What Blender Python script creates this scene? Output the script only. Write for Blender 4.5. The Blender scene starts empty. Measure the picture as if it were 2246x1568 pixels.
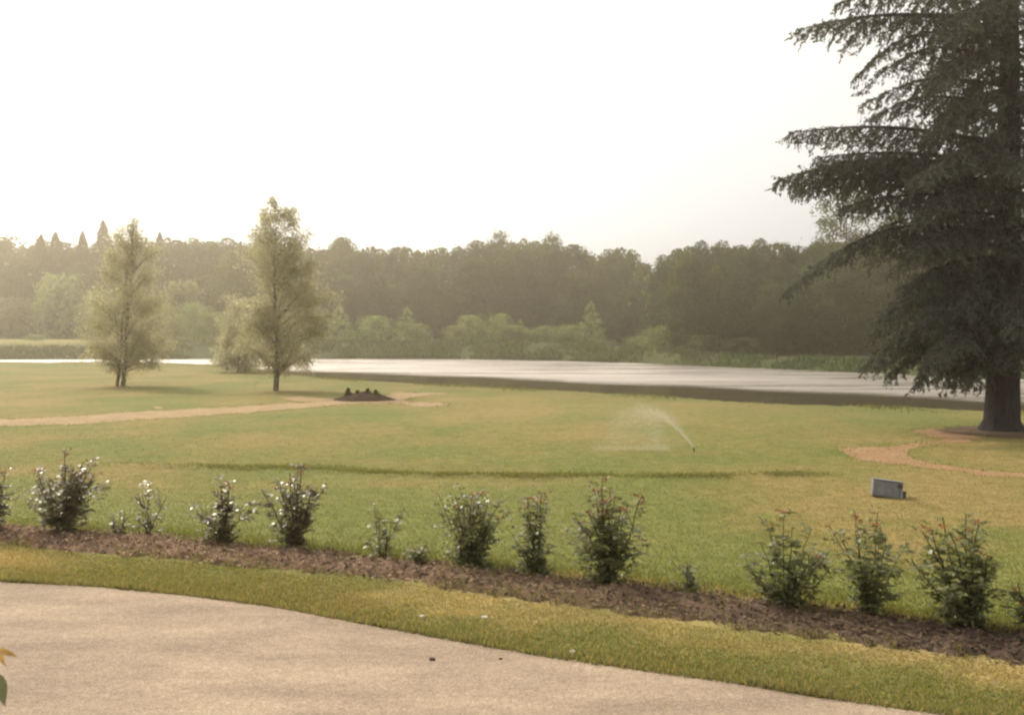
import bpy, math, random
import numpy as np
from mathutils import Vector
from mathutils.geometry import tessellate_polygon

rng = np.random.default_rng(11)
random.seed(11)
C = bpy.context.scene.collection
PI = math.pi

# ------------------------------------------------------------------ camera frame (measured on the photograph)
F, CX, CY = 2184.0, 1123.0, 784.0
EYE = 2.6
PITCH = math.atan(44 / F)
cp, sp = math.cos(PITCH), math.sin(PITCH)

def ray(px, py):
    a = (px - CX) / F; b = -(py - CY) / F
    return np.array([a, cp + b * sp, -sp + b * cp])

def G(px, py, z=0.0):                       # the ground point seen at a pixel
    d = ray(px, py); t = (z - EYE) / d[2]
    return np.array([d[0] * t, d[1] * t, z])

def P(px, py, D):                           # the point seen at a pixel, D metres ahead
    d = ray(px, py); t = D / d[1]
    return np.array([d[0] * t, D, EYE + d[2] * t])

# ------------------------------------------------------------------ noise
def _hash(ix, iy, s):
    h = (ix.astype(np.int64) * 374761393 + iy.astype(np.int64) * 668265263 + s * 1442695041) & 0x7fffffff
    h = ((h ^ (h >> 13)) * 1274126177) & 0x7fffffff
    return ((h ^ (h >> 16)) & 0xffff) / 65535.0

def vnoise(x, y, s=0):
    x = np.asarray(x, float); y = np.asarray(y, float)
    ix = np.floor(x); iy = np.floor(y); fx = x - ix; fy = y - iy
    fx = fx * fx * (3 - 2 * fx); fy = fy * fy * (3 - 2 * fy)
    a = _hash(ix, iy, s); b = _hash(ix + 1, iy, s); c = _hash(ix, iy + 1, s); d = _hash(ix + 1, iy + 1, s)
    return (a * (1 - fx) + b * fx) * (1 - fy) + (c * (1 - fx) + d * fx) * fy

def fbm(x, y, s=0, o=4):
    v = 0; a = .5; n = 0
    for k in range(o):
        v = v + a * vnoise(x * 2 ** k, y * 2 ** k, s + k * 7); n += a; a *= .5
    return v / n

def sstep(a, b, x):
    t = np.clip((np.asarray(x, float) - a) / (b - a), 0, 1)
    return t * t * (3 - 2 * t)

# ------------------------------------------------------------------ curves of the place
def curve(pts, left, right):
    p = [left] + [tuple(G(*q)[:2]) for q in pts] + [right]
    xs = np.array([a for a, b in p]); ys = np.array([b for a, b in p])
    return lambda x: np.interp(x, xs, ys)

gravel_edge = curve([(0, 1275), (200, 1285), (400, 1304), (600, 1330), (800, 1368), (1000, 1405), (1200, 1440), (1400, 1469),
                     (1600, 1496), (1800, 1529), (2080, 1568)], (-40, 16.5), (14, 2.5))
bed_lo = curve([(0, 1194), (197, 1218), (394, 1232), (512, 1245), (630, 1257), (750, 1268), (895, 1281), (1040, 1306), (1185, 1326),
                (1330, 1344), (1500, 1369), (1645, 1388), (1790, 1406), (1935, 1424), (2080, 1441), (2246, 1467)], (-40, 21), (16, 4.5))
bed_hi = curve([(0, 1150), (236, 1166), (355, 1169), (512, 1187), (670, 1202), (788, 1213), (895, 1226), (1004, 1236), (1150, 1251),
                (1257, 1264), (1402, 1274), (1547, 1294), (1663, 1312), (1826, 1329), (1971, 1350), (2116, 1372), (2246, 1384)],
               (-40, 23), (16, 6.2))
def table(rows):
    a = np.array(rows, float)
    return lambda x: np.interp(x, a[:, 0], a[:, 1])
lawn_end = table([(-900, 140), (-300, 120), (-120, 114), (-53.5, 104.5), (-38.5, 103), (-29, 95), (-17.5, 73), (-8.9, 60), (-3, 54), (3.8, 47.3), (7.4, 43),
                  (10.3, 38.9), (14.9, 37), (16.7, 35.5), (30, 34), (60, 32), (900, 30)])
water_near = table([(-900, 142), (-300, 124), (-120, 122), (-60, 116), (-34, 110), (-23, 97), (-17.8, 92), (-4.7, 84), (5.8, 71), (11.5, 66.6),
                    (16, 60.8), (21.9, 54.6), (23.5, 50), (40, 47), (900, 42)])
water_far = table([(-900, 158), (-300, 155), (-150, 147), (-73, 142), (-28.8, 148.7), (-8.2, 145.6), (4.8, 137), (15.5, 122.6), (23.2, 106),
                   (29.3, 94.4), (33.4, 83), (35.7, 76), (60, 70), (900, 60)])
bank_top = table([(-900, 2.2), (-76, 2.0), (0, 1.9), (14, 1.2), (26, .35), (60, .2), (900, .2)])
WATER_Z = -.6
ridge_y = table([(-30, 20.5), tuple(G(230, 1022)[:2]), tuple(G(600, 1030)[:2]), tuple(G(950, 1045)[:2]), tuple(G(1400, 1050)[:2]),
                 tuple(G(1560, 1048)[:2]), tuple(G(1760, 1042)[:2]), (25, 19.4)])

def height(x, y):
    x = np.asarray(x, float); y = np.asarray(y, float)
    yl, yw, yf = lawn_end(x), water_near(x), water_far(x)
    ye = yl + .9 * (fbm(x / 2.2, x * 0 + 3, 27) - .5)
    near = -.75 * sstep(0, 2.6, y - ye) - .85 * sstep(2.6, 7, y - ye)
    s = y - yf
    T = bank_top(x)
    far = -1.5 + (T + 1.5) * sstep(-5, 11, s) + np.clip(.011 * (s - 11), 0, 3)
    z = np.maximum(near, far)
    z = np.where(s > 8, z + .25 * (fbm(x / 9, y / 9, 5) - .5), z)
    # the low edge of turf that crosses the lawn
    dr = y - ridge_y(x)
    px = x / np.maximum(y, 1) * F + CX
    z = z + .06 * np.exp(-(dr / .35) ** 2) * sstep(100, 300, px) * (1 - sstep(1750, 1900, px)) * (.4 + vnoise(x * 1.3, y, 3))
    return z

# ------------------------------------------------------------------ mesh helpers
class MB:
    def __init__(s): s.v = []; s.n = 0; s.f = []; s.c = []
    def add(s, v, f, c=None):
        v = np.asarray(v, float).reshape(-1, 3)
        if len(v) == 0: return s
        f = np.asarray(f, np.int64)
        s.f.append(f + s.n); s.v.append(v); s.n += len(v)
        if c is not None: s.c.append(np.broadcast_to(np.asarray(c, float), (len(v), 3)))
        return s
    def mesh(s, name, m, smooth=False):
        v = np.concatenate(s.v)
        me = bpy.data.meshes.new(name)
        me.vertices.add(len(v)); me.vertices.foreach_set('co', v.ravel().astype(np.float32))
        loops = np.concatenate([f.ravel() for f in s.f])
        tot = np.concatenate([np.full(len(f), f.shape[1]) for f in s.f])
        st = np.concatenate([[0], np.cumsum(tot)[:-1]])
        me.loops.add(len(loops)); me.loops.foreach_set('vertex_index', loops.astype(np.int32))
        me.polygons.add(len(tot)); me.polygons.foreach_set('loop_start', st.astype(np.int32)); me.polygons.foreach_set('loop_total', tot.astype(np.int32))
        if smooth: me.polygons.foreach_set('use_smooth', np.ones(len(tot), bool))
        me.update(calc_edges=True); me.validate()
        if s.c:
            c = np.concatenate(s.c); a = me.attributes.new('tint', 'FLOAT_COLOR', 'POINT')
            a.data.foreach_set('color', np.concatenate([c, np.ones((len(c), 1))], 1).ravel().astype(np.float32))
        me.materials.append(m)
        return me
    def build(s, name, m, parent=None, smooth=False):
        return link(name, s.mesh(name, m, smooth), parent)

def link(name, me, parent=None):
    o = bpy.data.objects.new(name, me); C.objects.link(o)
    if parent is not None: o.parent = parent
    return o

def tag(o, label, cat=None, group=None, kind=None):
    if label: o['label'] = label
    if cat: o['category'] = cat
    if group: o['group'] = group
    if kind: o['kind'] = kind
    return o

def thing(name, label, cat, loc=(0, 0, 0), rz=0, group=None):
    o = bpy.data.objects.new(name, None); C.objects.link(o)
    o.location = [float(a) for a in loc]; o.rotation_euler = (0, 0, rz); o.empty_display_size = .3
    return tag(o, label, cat, group)

def tube(path, radii, sides=6):
    path = np.asarray(path, float); n = len(path); radii = np.broadcast_to(np.asarray(radii, float), (n,))
    tg = np.gradient(path, axis=0); tg /= np.linalg.norm(tg, axis=1)[:, None] + 1e-9
    ref = np.array([.3, .2, 1.0]) if abs(tg[:, 2]).mean() < .7 else np.array([1., .15, .1])
    u = np.cross(tg, ref); u /= np.linalg.norm(u, axis=1)[:, None] + 1e-9
    w = np.cross(tg, u)
    a = np.arange(sides) * 2 * PI / sides
    v = path[:, None] + radii[:, None, None] * (np.cos(a)[None, :, None] * u[:, None] + np.sin(a)[None, :, None] * w[:, None])
    i = np.arange(n - 1)[:, None] * sides; j = np.arange(sides)[None]; k = (j + 1) % sides
    f = np.stack([i + j, i + k, i + sides + k, i + sides + j], -1).reshape(-1, 4)
    return v.reshape(-1, 3), f

def unit(v): return v / (np.linalg.norm(v, axis=-1, keepdims=True) + 1e-9)
def rdir(n): return unit(rng.normal(size=(n, 3)))

def cards(c, d, L, W, fold=.25, nrm=None):
    """leaf-shaped folded quads: base, side, tip, side"""
    c = np.asarray(c, float); n = len(c)
    d = unit(np.asarray(d, float)); nr = rdir(n) if nrm is None else unit(nrm)
    s = unit(np.cross(d, nr)); up = np.cross(s, d)
    L = np.broadcast_to(L, (n,))[:, None]; W = np.broadcast_to(W, (n,))[:, None]
    v = np.stack([c - d * L * .5, c + s * W * .5 + up * W * fold, c + d * L * .5, c - s * W * .5 + up * W * fold], 1)
    return v.reshape(-1, 3), np.arange(n * 4).reshape(-1, 4)

# ------------------------------------------------------------------ materials
def new_mat(name):
    m = bpy.data.materials.new(name); m.use_nodes = True
    nt = m.node_tree; nt.nodes.clear()
    return m, nt, nt.nodes.new('ShaderNodeOutputMaterial')
def N(nt, t, **kw):
    n = nt.nodes.new(t)
    for k, v in kw.items(): setattr(n, k, v)
    return n
def noise(nt, scale, detail=5, rough=.6, coord='Object', stretch=None):
    tc = N(nt, 'ShaderNodeTexCoord'); mp = N(nt, 'ShaderNodeMapping')
    if stretch: mp.inputs['Scale'].default_value = stretch
    nz = N(nt, 'ShaderNodeTexNoise'); nz.inputs['Scale'].default_value = scale; nz.inputs['Detail'].default_value = detail; nz.inputs['Roughness'].default_value = rough
    nt.links.new(tc.outputs[coord], mp.inputs[0]); nt.links.new(mp.outputs[0], nz.inputs['Vector'])
    return nz.outputs['Fac']
def ramp(nt, fac, stops):
    r = N(nt, 'ShaderNodeValToRGB'); e = r.color_ramp.elements
    while len(e) < len(stops): e.new(.5)
    for q, (p, c) in zip(e, stops): q.position = p; q.color = (*c, 1) if len(c) == 3 else c
    nt.links.new(fac, r.inputs[0]); return r.outputs[0]
def mixc(nt, fac, a, b, mode='MIX'):
    m = N(nt, 'ShaderNodeMix', data_type='RGBA', blend_type=mode)
    for s, v in ((m.inputs[0], fac), (m.inputs[6], a), (m.inputs[7], b)):
        if isinstance(v, (int, float)): s.default_value = v
        elif isinstance(v, tuple): s.default_value = (*v, 1)
        else: nt.links.new(v, s)
    return m.outputs[2]
def bump(nt, h, strength, dist):
    b = N(nt, 'ShaderNodeBump'); b.inputs['Strength'].default_value = strength; b.inputs['Distance'].default_value = dist
    nt.links.new(h, b.inputs['Height']); return b.outputs[0]
def surface(nt, out, col, rough=.9, spec=.2, normal=None):
    p = N(nt, 'ShaderNodeBsdfPrincipled')
    if isinstance(col, tuple): p.inputs['Base Color'].default_value = (*col, 1)
    else: nt.links.new(col, p.inputs['Base Color'])
    p.inputs['Roughness'].default_value = rough; p.inputs['Specular IOR Level'].default_value = spec
    if normal is not None: nt.links.new(normal, p.inputs['Normal'])
    if out is not None: nt.links.new(p.outputs[0], out.inputs[0])
    return p

def leaf_mat(name, c1, c2, trans=.35, rough=.5, spec=.3, clump=.6, cscale=.6, tcol=None, vary=0):
    m, nt, out = new_mat(name)
    g = N(nt, 'ShaderNodeNewGeometry')
    col = ramp(nt, g.outputs['Random Per Island'], [(0, c1), (1, c2)])
    dark = ramp(nt, noise(nt, cscale, 3), [(.35, (clump,) * 3), (.65, (1.15,) * 3)])
    col = mixc(nt, 1.0, col, dark, 'MULTIPLY')
    if vary:
        oi = N(nt, 'ShaderNodeObjectInfo')
        col = mixc(nt, 1.0, col, ramp(nt, oi.outputs['Random'], [(0, (1 - vary, 1 - vary, 1 - vary)), (.35, (.9, 1.0, .85)), (.6, (1.05, 1.2, .95)), (.8, (1.1, 1, .9)), (1, (1 + vary, 1 + vary, 1 - .1 * vary))]), 'MULTIPLY')
    p = surface(nt, None, col, rough, spec)
    t = N(nt, 'ShaderNodeBsdfTranslucent')
    nt.links.new(mixc(nt, 1.0, col, tcol or (1.5, 1.5, .8), 'MULTIPLY'), t.inputs[0])
    mx = N(nt, 'ShaderNodeMixShader'); mx.inputs[0].default_value = trans
    nt.links.new(p.outputs[0], mx.inputs[1]); nt.links.new(t.outputs[0], mx.inputs[2]); nt.links.new(mx.outputs[0], out.inputs[0])
    return m

def bark_mat(name, c1, c2, scale=4):
    m, nt, out = new_mat(name)
    n = noise(nt, scale, 6, .65, stretch=(3, 3, .6))
    surface(nt, out, ramp(nt, n, [(.3, c1), (.7, c2)]), .95, .1, bump(nt, n, .8, .03))
    return m

def soil_mat(name, c1, c2, c3, scale, bd=.03):
    m, nt, out = new_mat(name)
    n = noise(nt, scale, 8, .7); n2 = noise(nt, scale * 9, 4, .7)
    col = ramp(nt, n, [(.3, c1), (.55, c2), (.75, c3)])
    col = mixc(nt, 1.0, col, ramp(nt, n2, [(.3, (.55,) * 3), (.7, (1.35,) * 3)]), 'MULTIPLY')
    surface(nt, out, col, .97, .1, bump(nt, n2, .9, bd))
    return m

def tint_mat(name, leafy=False):
    m, nt, out = new_mat(name)
    a = N(nt, 'ShaderNodeAttribute', attribute_name='tint')
    if leafy:
        g = N(nt, 'ShaderNodeNewGeometry')
        col = mixc(nt, 1.0, a.outputs[0], ramp(nt, g.outputs['Random Per Island'], [(0, (.82, .82, .82)), (1, (1.2, 1.18, 1.1))]), 'MULTIPLY')
        p = surface(nt, None, col, .6, .25)
        t = N(nt, 'ShaderNodeBsdfTranslucent'); nt.links.new(mixc(nt, 1.0, col, (1.3, 1.3, .8), 'MULTIPLY'), t.inputs[0])
        mx = N(nt, 'ShaderNodeMixShader'); mx.inputs[0].default_value = .4
        nt.links.new(p.outputs[0], mx.inputs[1]); nt.links.new(t.outputs[0], mx.inputs[2]); nt.links.new(mx.outputs[0], out.inputs[0])
    else:
        n1 = noise(nt, 3.2, 8, .75); n2 = noise(nt, .22, 4, .6); n3 = noise(nt, 24, 4, .75)
        col = mixc(nt, 1.0, a.outputs[0], ramp(nt, n1, [(.3, (.60, .66, .58)), (.7, (1.36, 1.30, 1.3))]), 'MULTIPLY')
        col = mixc(nt, 1.0, col, ramp(nt, n2, [(.35, (.88, .94, .85)), (.65, (1.1, 1.05, 1.1))]), 'MULTIPLY')
        col = mixc(nt, 1.0, col, ramp(nt, n3, [(.3, (.66,) * 3), (.7, (1.32,) * 3)]), 'MULTIPLY')
        surface(nt, out, col, .95, .1, bump(nt, n3, .6, .04))
    return m

def gravel_mat():
    m, nt, out = new_mat('gravel')
    n1 = noise(nt, 60, 3, .7); n2 = noise(nt, 1.1, 5, .6, stretch=(.6, 1.6, 1)); n3 = noise(nt, 14, 6, .7)
    col = ramp(nt, n1, [(.28, (.21, .158, .117)), (.5, (.352, .275, .203)), (.74, (.53, .435, .34))])
    col = mixc(nt, 1.0, col, ramp(nt, n2, [(.35, (.78, .77, .77)), (.65, (1.14, 1.14, 1.12))]), 'MULTIPLY')
    col = mixc(nt, 1.0, col, ramp(nt, n3, [(.3, (.82, .81, .8)), (.7, (1.14, 1.14, 1.13))]), 'MULTIPLY')
    surface(nt, out, col, .95, .15, bump(nt, n1, .8, .012))
    return m

def water_mat():
    m, nt, out = new_mat('pond_water')
    n = noise(nt, 1.6, 5, .65, stretch=(.5, 1.2, 1)); n2 = noise(nt, .22, 6, .7, stretch=(.22, 1.2, 1))
    at = N(nt, 'ShaderNodeAttribute', attribute_name='tint'); sp_ = N(nt, 'ShaderNodeSeparateColor'); nt.links.new(at.outputs[0], sp_.inputs[0]); rp = sp_.outputs[0]
    b = bump(nt, n, .7, .16); mb_ = N(nt, 'ShaderNodeMapRange'); mb_.inputs[3].default_value = .06; mb_.inputs[4].default_value = .7; nt.links.new(rp, mb_.inputs[0]); nt.links.new(mb_.outputs[0], b.node.inputs['Strength'])
    gl = N(nt, 'ShaderNodeBsdfGlossy'); gl.inputs['Color'].default_value = (.66, .59, .51, 1)
    r = mixc(nt, rp, (.06, .06, .06), ramp(nt, n2, [(.35, (.20,) * 3), (.65, (.46,) * 3)])); nt.links.new(ramp(nt, n2, [(.34, (.62, .56, .49)), (.52, (.71, .64, .57)), (.7, (.82, .75, .67))]), gl.inputs['Color']); nt.links.new(r, gl.inputs['Roughness']); nt.links.new(b, gl.inputs['Normal'])
    d = N(nt, 'ShaderNodeBsdfDiffuse'); d.inputs[0].default_value = (.10, .085, .055, 1)
    fr = N(nt, 'ShaderNodeFresnel'); fr.inputs[0].default_value = 1.33
    mx = N(nt, 'ShaderNodeMixShader'); nt.links.new(fr.outputs[0], mx.inputs[0]); nt.links.new(d.outputs[0], mx.inputs[1]); nt.links.new(gl.outputs[0], mx.inputs[2])
    nt.links.new(mx.outputs[0], out.inputs[0])
    return m

def paint_mat(name, c, rough=.6, var=.25, metal=0):
    m, nt, out = new_mat(name)
    n = noise(nt, 14, 6, .7)
    col = ramp(nt, n, [(.3, tuple(a * (1 - var) for a in c)), (.7, tuple(a * (1 + var) for a in c))])
    p = surface(nt, out, col, rough, .3, bump(nt, n, .2, .01)); p.inputs['Metallic'].default_value = metal
    return m

def bed_mat():
    m = soil_mat('bark_soil', (.095, .064, .046), (.165, .115, .080), (.29, .215, .15), 5.5, .05); nt = m.node_tree
    p = next(n for n in nt.nodes if n.type == 'BSDF_PRINCIPLED'); src = p.inputs['Base Color'].links[0].from_socket
    tc = N(nt, 'ShaderNodeTexCoord'); sx = N(nt, 'ShaderNodeSeparateXYZ'); nt.links.new(tc.outputs['Object'], sx.inputs[0])
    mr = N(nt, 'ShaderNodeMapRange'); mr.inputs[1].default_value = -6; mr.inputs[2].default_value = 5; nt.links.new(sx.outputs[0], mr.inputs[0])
    nt.links.new(mixc(nt, 1.0, src, ramp(nt, mr.outputs[0], [(0, (2.2, 1.98, 1.98)), (.55, (1.6, 1.52, 1.5)), (1, (.68, .68, .82))]), 'MULTIPLY'), p.inputs['Base Color'])   # left-hand veil of light put into the colour, darker towards the right
    return m

M = dict(
    ground=tint_mat('lawn_turf'), blade=tint_mat('grass_blades', True), gravel=gravel_mat(), water=water_mat(),
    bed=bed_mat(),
    mound=soil_mat('dark_soil', (.06, .038, .026), (.085, .055, .038), (.12, .08, .055), 3),
    sand=soil_mat('sandy_earth', (.30, .21, .115), (.38, .275, .155), (.43, .33, .20), 1.3, .02),
    clay=soil_mat('orange_earth', (.27, .165, .085), (.33, .205, .110), (.36, .25, .14), 1.3, .02),
    cedar=leaf_mat('cedar_needles', (.088, .098, .090), (.122, .130, .118), .24, .8, .04, .72, .8),
    cedar_bark=bark_mat('cedar_bark', (.034, .030, .031), (.075, .064, .064)),
    bark=bark_mat('grey_bark', (.05, .04, .03), (.11, .09, .068), 8),
    pale_bark=bark_mat('young_bark', (.10, .08, .06), (.19, .16, .12), 8),
    birch=leaf_mat('young_tree_leaves', (.37, .355, .235), (.52, .49, .34), .60, .6, .1, .78, .7, tcol=(1.22, 1.2, 1.0)),
    wood=leaf_mat('wood_leaves', (.044, .054, .015), (.118, .132, .038), .40, .6, .10, .30, .30, vary=.5),
    woodr=leaf_mat('nearer_wood_leaves', (.042, .054, .019), (.105, .118, .044), .38, .6, .10, .30, .34, vary=.5),
    spruce=leaf_mat('spruce_needles', (.032, .030, .018), (.055, .048, .028), .15, .6, .1, .5, .3),
    shrub=leaf_mat('pale_shrub_leaves', (.21, .225, .115), (.34, .345, .19), .48, .55, .2, .55, .7, vary=.30),
    rose=leaf_mat('rose_leaves', (.14, .16, .075), (.29, .30, .15), .46, .36, .6, .65, 4),
    rose_veiled=leaf_mat('veiled_rose_leaves', (.13, .115, .06), (.22, .195, .10), .34, .36, .6, .65, 4),  # browner leaf colour painting the warm veil of light over the left bushes
    shoot=leaf_mat('red_rose_shoots', (.16, .05, .025), (.30, .11, .05), .35, .4, .4, .8, 4, tcol=(1.5, 1.1, .8)),
    cane=bark_mat('rose_cane', (.055, .045, .022), (.12, .085, .04), 20),
    reed=tint_mat('bank_plants', True),
    metal=paint_mat('weathered_grey_metal', (.19, .195, .20), .6),
    metal_dk=paint_mat('dark_metal', (.07, .06, .06), .5),
    metal_lt=paint_mat('pale_metal', (.30, .31, .33), .5),
    stone=paint_mat('pale_stone', (.60, .56, .50), .8), clod=paint_mat('dark_clod', (.08, .05, .035), .95),
)
# water drops of the sprinkler
m, nt, out = new_mat('water_drops')
d_ = N(nt, 'ShaderNodeBsdfDiffuse'); d_.inputs[0].default_value = (.85, .84, .80, 1)
t_ = N(nt, 'ShaderNodeBsdfTranslucent'); t_.inputs[0].default_value = (.85, .84, .78, 1)
x_ = N(nt, 'ShaderNodeBsdfTransparent'); a_ = N(nt, 'ShaderNodeMixShader'); a_.inputs[0].default_value = .5
b_ = N(nt, 'ShaderNodeMixShader'); b_.inputs[0].default_value = .45
nt.links.new(d_.outputs[0], a_.inputs[1]); nt.links.new(t_.outputs[0], a_.inputs[2]); nt.links.new(x_.outputs[0], b_.inputs[1]); nt.links.new(a_.outputs[0], b_.inputs[2]); nt.links.new(b_.outputs[0], out.inputs[0])
M['drops'] = m

# ------------------------------------------------------------------ ground colours
def c3(*a): return np.array(a, float)
GREEN, OLIVE, STRAW, YELLOW = c3(.172, .182, .056), c3(.222, .192, .068), c3(.265, .208, .084), c3(.42, .315, .145)
def lawn_col(x, y):
    x = np.asarray(x, float); y = np.asarray(y, float); shp = x.shape
    px = x / np.maximum(y, 1.5) * F + CX
    ge, lo, hi = gravel_edge(x), bed_lo(x), bed_hi(x)
    n = fbm(x / 2.2, y / 3.2, 1) ; n2 = fbm(x / 7, y / 10, 2); n3 = fbm(x * 1.3, y * 1.6, 8)
    dry = .27 + 2.1 * (n - .5) + 1.1 * (n2 - .5) + .9 * (n3 - .5) + .25 * sstep(18, 40, y)
    dry = dry - .55 * np.exp(-((y - hi - .6) / 1.5) ** 2)
    dry = dry + .35 * sstep(1500, 2000, px) * sstep(11, 13, y) * (1 - sstep(22, 26, y))
    strip = (y < hi)
    w = np.clip((y - ge) / np.maximum(lo - ge, .2), 0, 1)
    yel = sstep(.30, .72, w + .9 * (n3 - .5) + .35 * (n - .5)) * sstep(760, 1100, px + 500 * (n3 - .5)) * (.35 + .65 * sstep(.3, .6, fbm(x * .9 + 4, y * 2.2, 17))) + .8 * np.exp(-(px / 130) ** 2) * sstep(.2, .5, w) * (1 - sstep(.75, .95, w))
    dry = np.clip(np.where(strip, .30 + 1.3 * (n - .5) + .5 * (n3 - .5), dry), 0, 1)[..., None]
    col = np.where(dry < .5, GREEN + (OLIVE - GREEN) * dry * 2, OLIVE + (STRAW - OLIVE) * (dry * 2 - 1))
    yel = (np.clip(yel, 0, 1) * strip)[..., None]
    col = col + (YELLOW * (.85 + .4 * (n3[..., None] - .3)) - col) * yel
    # far lawn towards the pond is a little greener and darker
    k = (sstep(-10, -2, y - lawn_end(x)) * .35)[..., None]
    col = col + (c3(.12, .125, .04) - col) * k
    mud = sstep(.2, 1.6, y - lawn_end(x) + 1.6 * (fbm(x / 2, y / 3, 29) - .5))[..., None]
    mcol = c3(.082, .062, .046) * (.8 + .5 * n3[..., None])
    grassy = np.clip((1 - sstep(-14, 8, x)) * .8 + .9 * (fbm(x / 5, y / 5, 37) - .5), 0, .9)[..., None]
    mcol = mcol + (c3(.13, .12, .05) - mcol) * grassy
    col = col + (mcol - col) * mud
    s = y - water_far(x)
    bank = sstep(-1, .5, s)[..., None]
    bcol = c3(.075, .082, .032) * (.75 + .6 * n3[..., None])
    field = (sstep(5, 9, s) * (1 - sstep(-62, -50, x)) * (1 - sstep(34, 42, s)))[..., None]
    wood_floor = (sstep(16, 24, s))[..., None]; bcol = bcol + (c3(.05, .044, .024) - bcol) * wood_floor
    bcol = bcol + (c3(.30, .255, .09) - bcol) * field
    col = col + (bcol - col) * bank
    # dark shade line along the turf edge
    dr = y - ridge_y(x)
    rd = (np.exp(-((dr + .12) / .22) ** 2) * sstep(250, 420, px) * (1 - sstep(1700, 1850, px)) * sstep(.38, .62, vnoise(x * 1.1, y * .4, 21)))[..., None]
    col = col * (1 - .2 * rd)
    return np.clip(col, .01, .9)

# ------------------------------------------------------------------ the ground, one sheet to the horizon
xs = np.concatenate([-np.geomspace(1500, 32, 36), np.arange(-31.5, 40, .45), np.geomspace(41, 1500, 36)])
ys = np.concatenate([np.linspace(-60, 2, 8), np.arange(3, 30, .28), np.arange(30, 120, .7), np.arange(120, 215, 1.6), np.geomspace(217, 2500, 26)])
X, Y = np.meshgrid(xs, ys)
Z = height(X, Y)
nx, ny = len(xs), len(ys)
i = (np.arange(ny - 1)[:, None] * nx + np.arange(nx - 1)[None]).ravel()
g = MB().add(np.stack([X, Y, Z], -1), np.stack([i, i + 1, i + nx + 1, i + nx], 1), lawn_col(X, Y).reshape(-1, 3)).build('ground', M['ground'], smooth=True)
tag(g, 'wide mown lawn running down to the pond and on to the far bank', kind='structure')

# pond: calm along the near bank, ruffled by the breeze further out
wx = np.concatenate([np.linspace(-500, -100, 9), np.arange(-96, 60, 1.5), np.linspace(62, 500, 9)])
w_ = np.linspace(0, 1, 60); y0 = lawn_end(wx) + .4; y1 = water_far(wx) + 6
WY = y0[None] + (y1 - y0)[None] * w_[:, None] ** 1.3; WX = np.broadcast_to(wx, WY.shape)
rip = sstep(-5, 4, WY - water_near(WX) + 5 * (fbm(WX / 6, WY / 9, 95) - .5))
n = len(wx); i = (np.arange(59)[:, None] * n + np.arange(n - 1)[None]).ravel()
po = MB().add(np.stack([WX, WY, np.full_like(WY, WATER_Z)], -1), np.stack([i, i + 1, i + n + 1, i + n], 1), np.repeat(rip.reshape(-1, 1), 3, 1)).build('pond', M['water'])
tag(po, 'long pond shining pale under the sky beyond the lawn', kind='structure')

# gravel drive
gx = np.concatenate([np.linspace(-40, -8, 12), np.arange(-7.8, 12, .12), np.linspace(12.2, 14, 3)])
ge = gravel_edge(gx) + .10 * (fbm(gx * 2.2, gx * 0 + 3, 4) - .5) + .05 * (vnoise(gx * 9, gx * 0, 6) - .5)
rows = np.linspace(0, 1, 12)
gv = np.stack([np.broadcast_to(gx, (12, len(gx))), -20 + (ge[None] + 20) * rows[:, None], np.full((12, len(gx)), .004)], -1)
n = len(gx); i = (np.arange(11)[:, None] * n + np.arange(n - 1)[None]).ravel()
tag(MB().add(gv, np.stack([i, i + 1, i + n + 1, i + n], 1)).build('gravel_drive', M['gravel']), 'pale sandy gravel drive curving across the foreground', kind='structure')

# strip of bark and soil under the roses
bx_ = np.concatenate([np.linspace(-30, -9, 50), np.arange(-8.9, 10, .045), np.linspace(10.1, 14, 20)])
nb = 26
lo_ = bed_lo(bx_) + .06 + .16 * (fbm(bx_ * 1.6, bx_ * 0, 31) - .5) + .08 * (vnoise(bx_ * 8, bx_ * 0, 33) - .5); hi_ = bed_hi(bx_) + .16 * (fbm(bx_ * 2, bx_ * 0 + 9, 35) - 1.0)
w = np.linspace(0, 1, nb)
BY = lo_[None] + (hi_ - lo_)[None] * w[:, None]; BX = np.broadcast_to(bx_, BY.shape)
def bed_h(x, y, w):
    return -.03 + .085 * np.sin(PI * np.clip(w, 0, 1)) ** .7 * (.55 + .9 * fbm(x * 1.7, y * 1.7, 41)) + .10 * (fbm(x * 5, y * 5, 43) - .5) + .035 * (vnoise(x * 18, y * 18, 44) - .5)
BZ = bed_h(BX, BY, w[:, None])
n = len(bx_); i = (np.arange(nb - 1)[:, None] * n + np.arange(n - 1)[None]).ravel()
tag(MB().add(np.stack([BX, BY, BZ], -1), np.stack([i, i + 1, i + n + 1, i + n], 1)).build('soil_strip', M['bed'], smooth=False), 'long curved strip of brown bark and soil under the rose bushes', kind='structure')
def soil_z(x, y):
    a, b = float(bed_lo(x)), float(bed_hi(x)); ww = (y - a) / (b - a)
    return float(bed_h(np.array(x), np.array(y), np.array(ww))) if 0 < ww < 1 else 0.0
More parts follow.
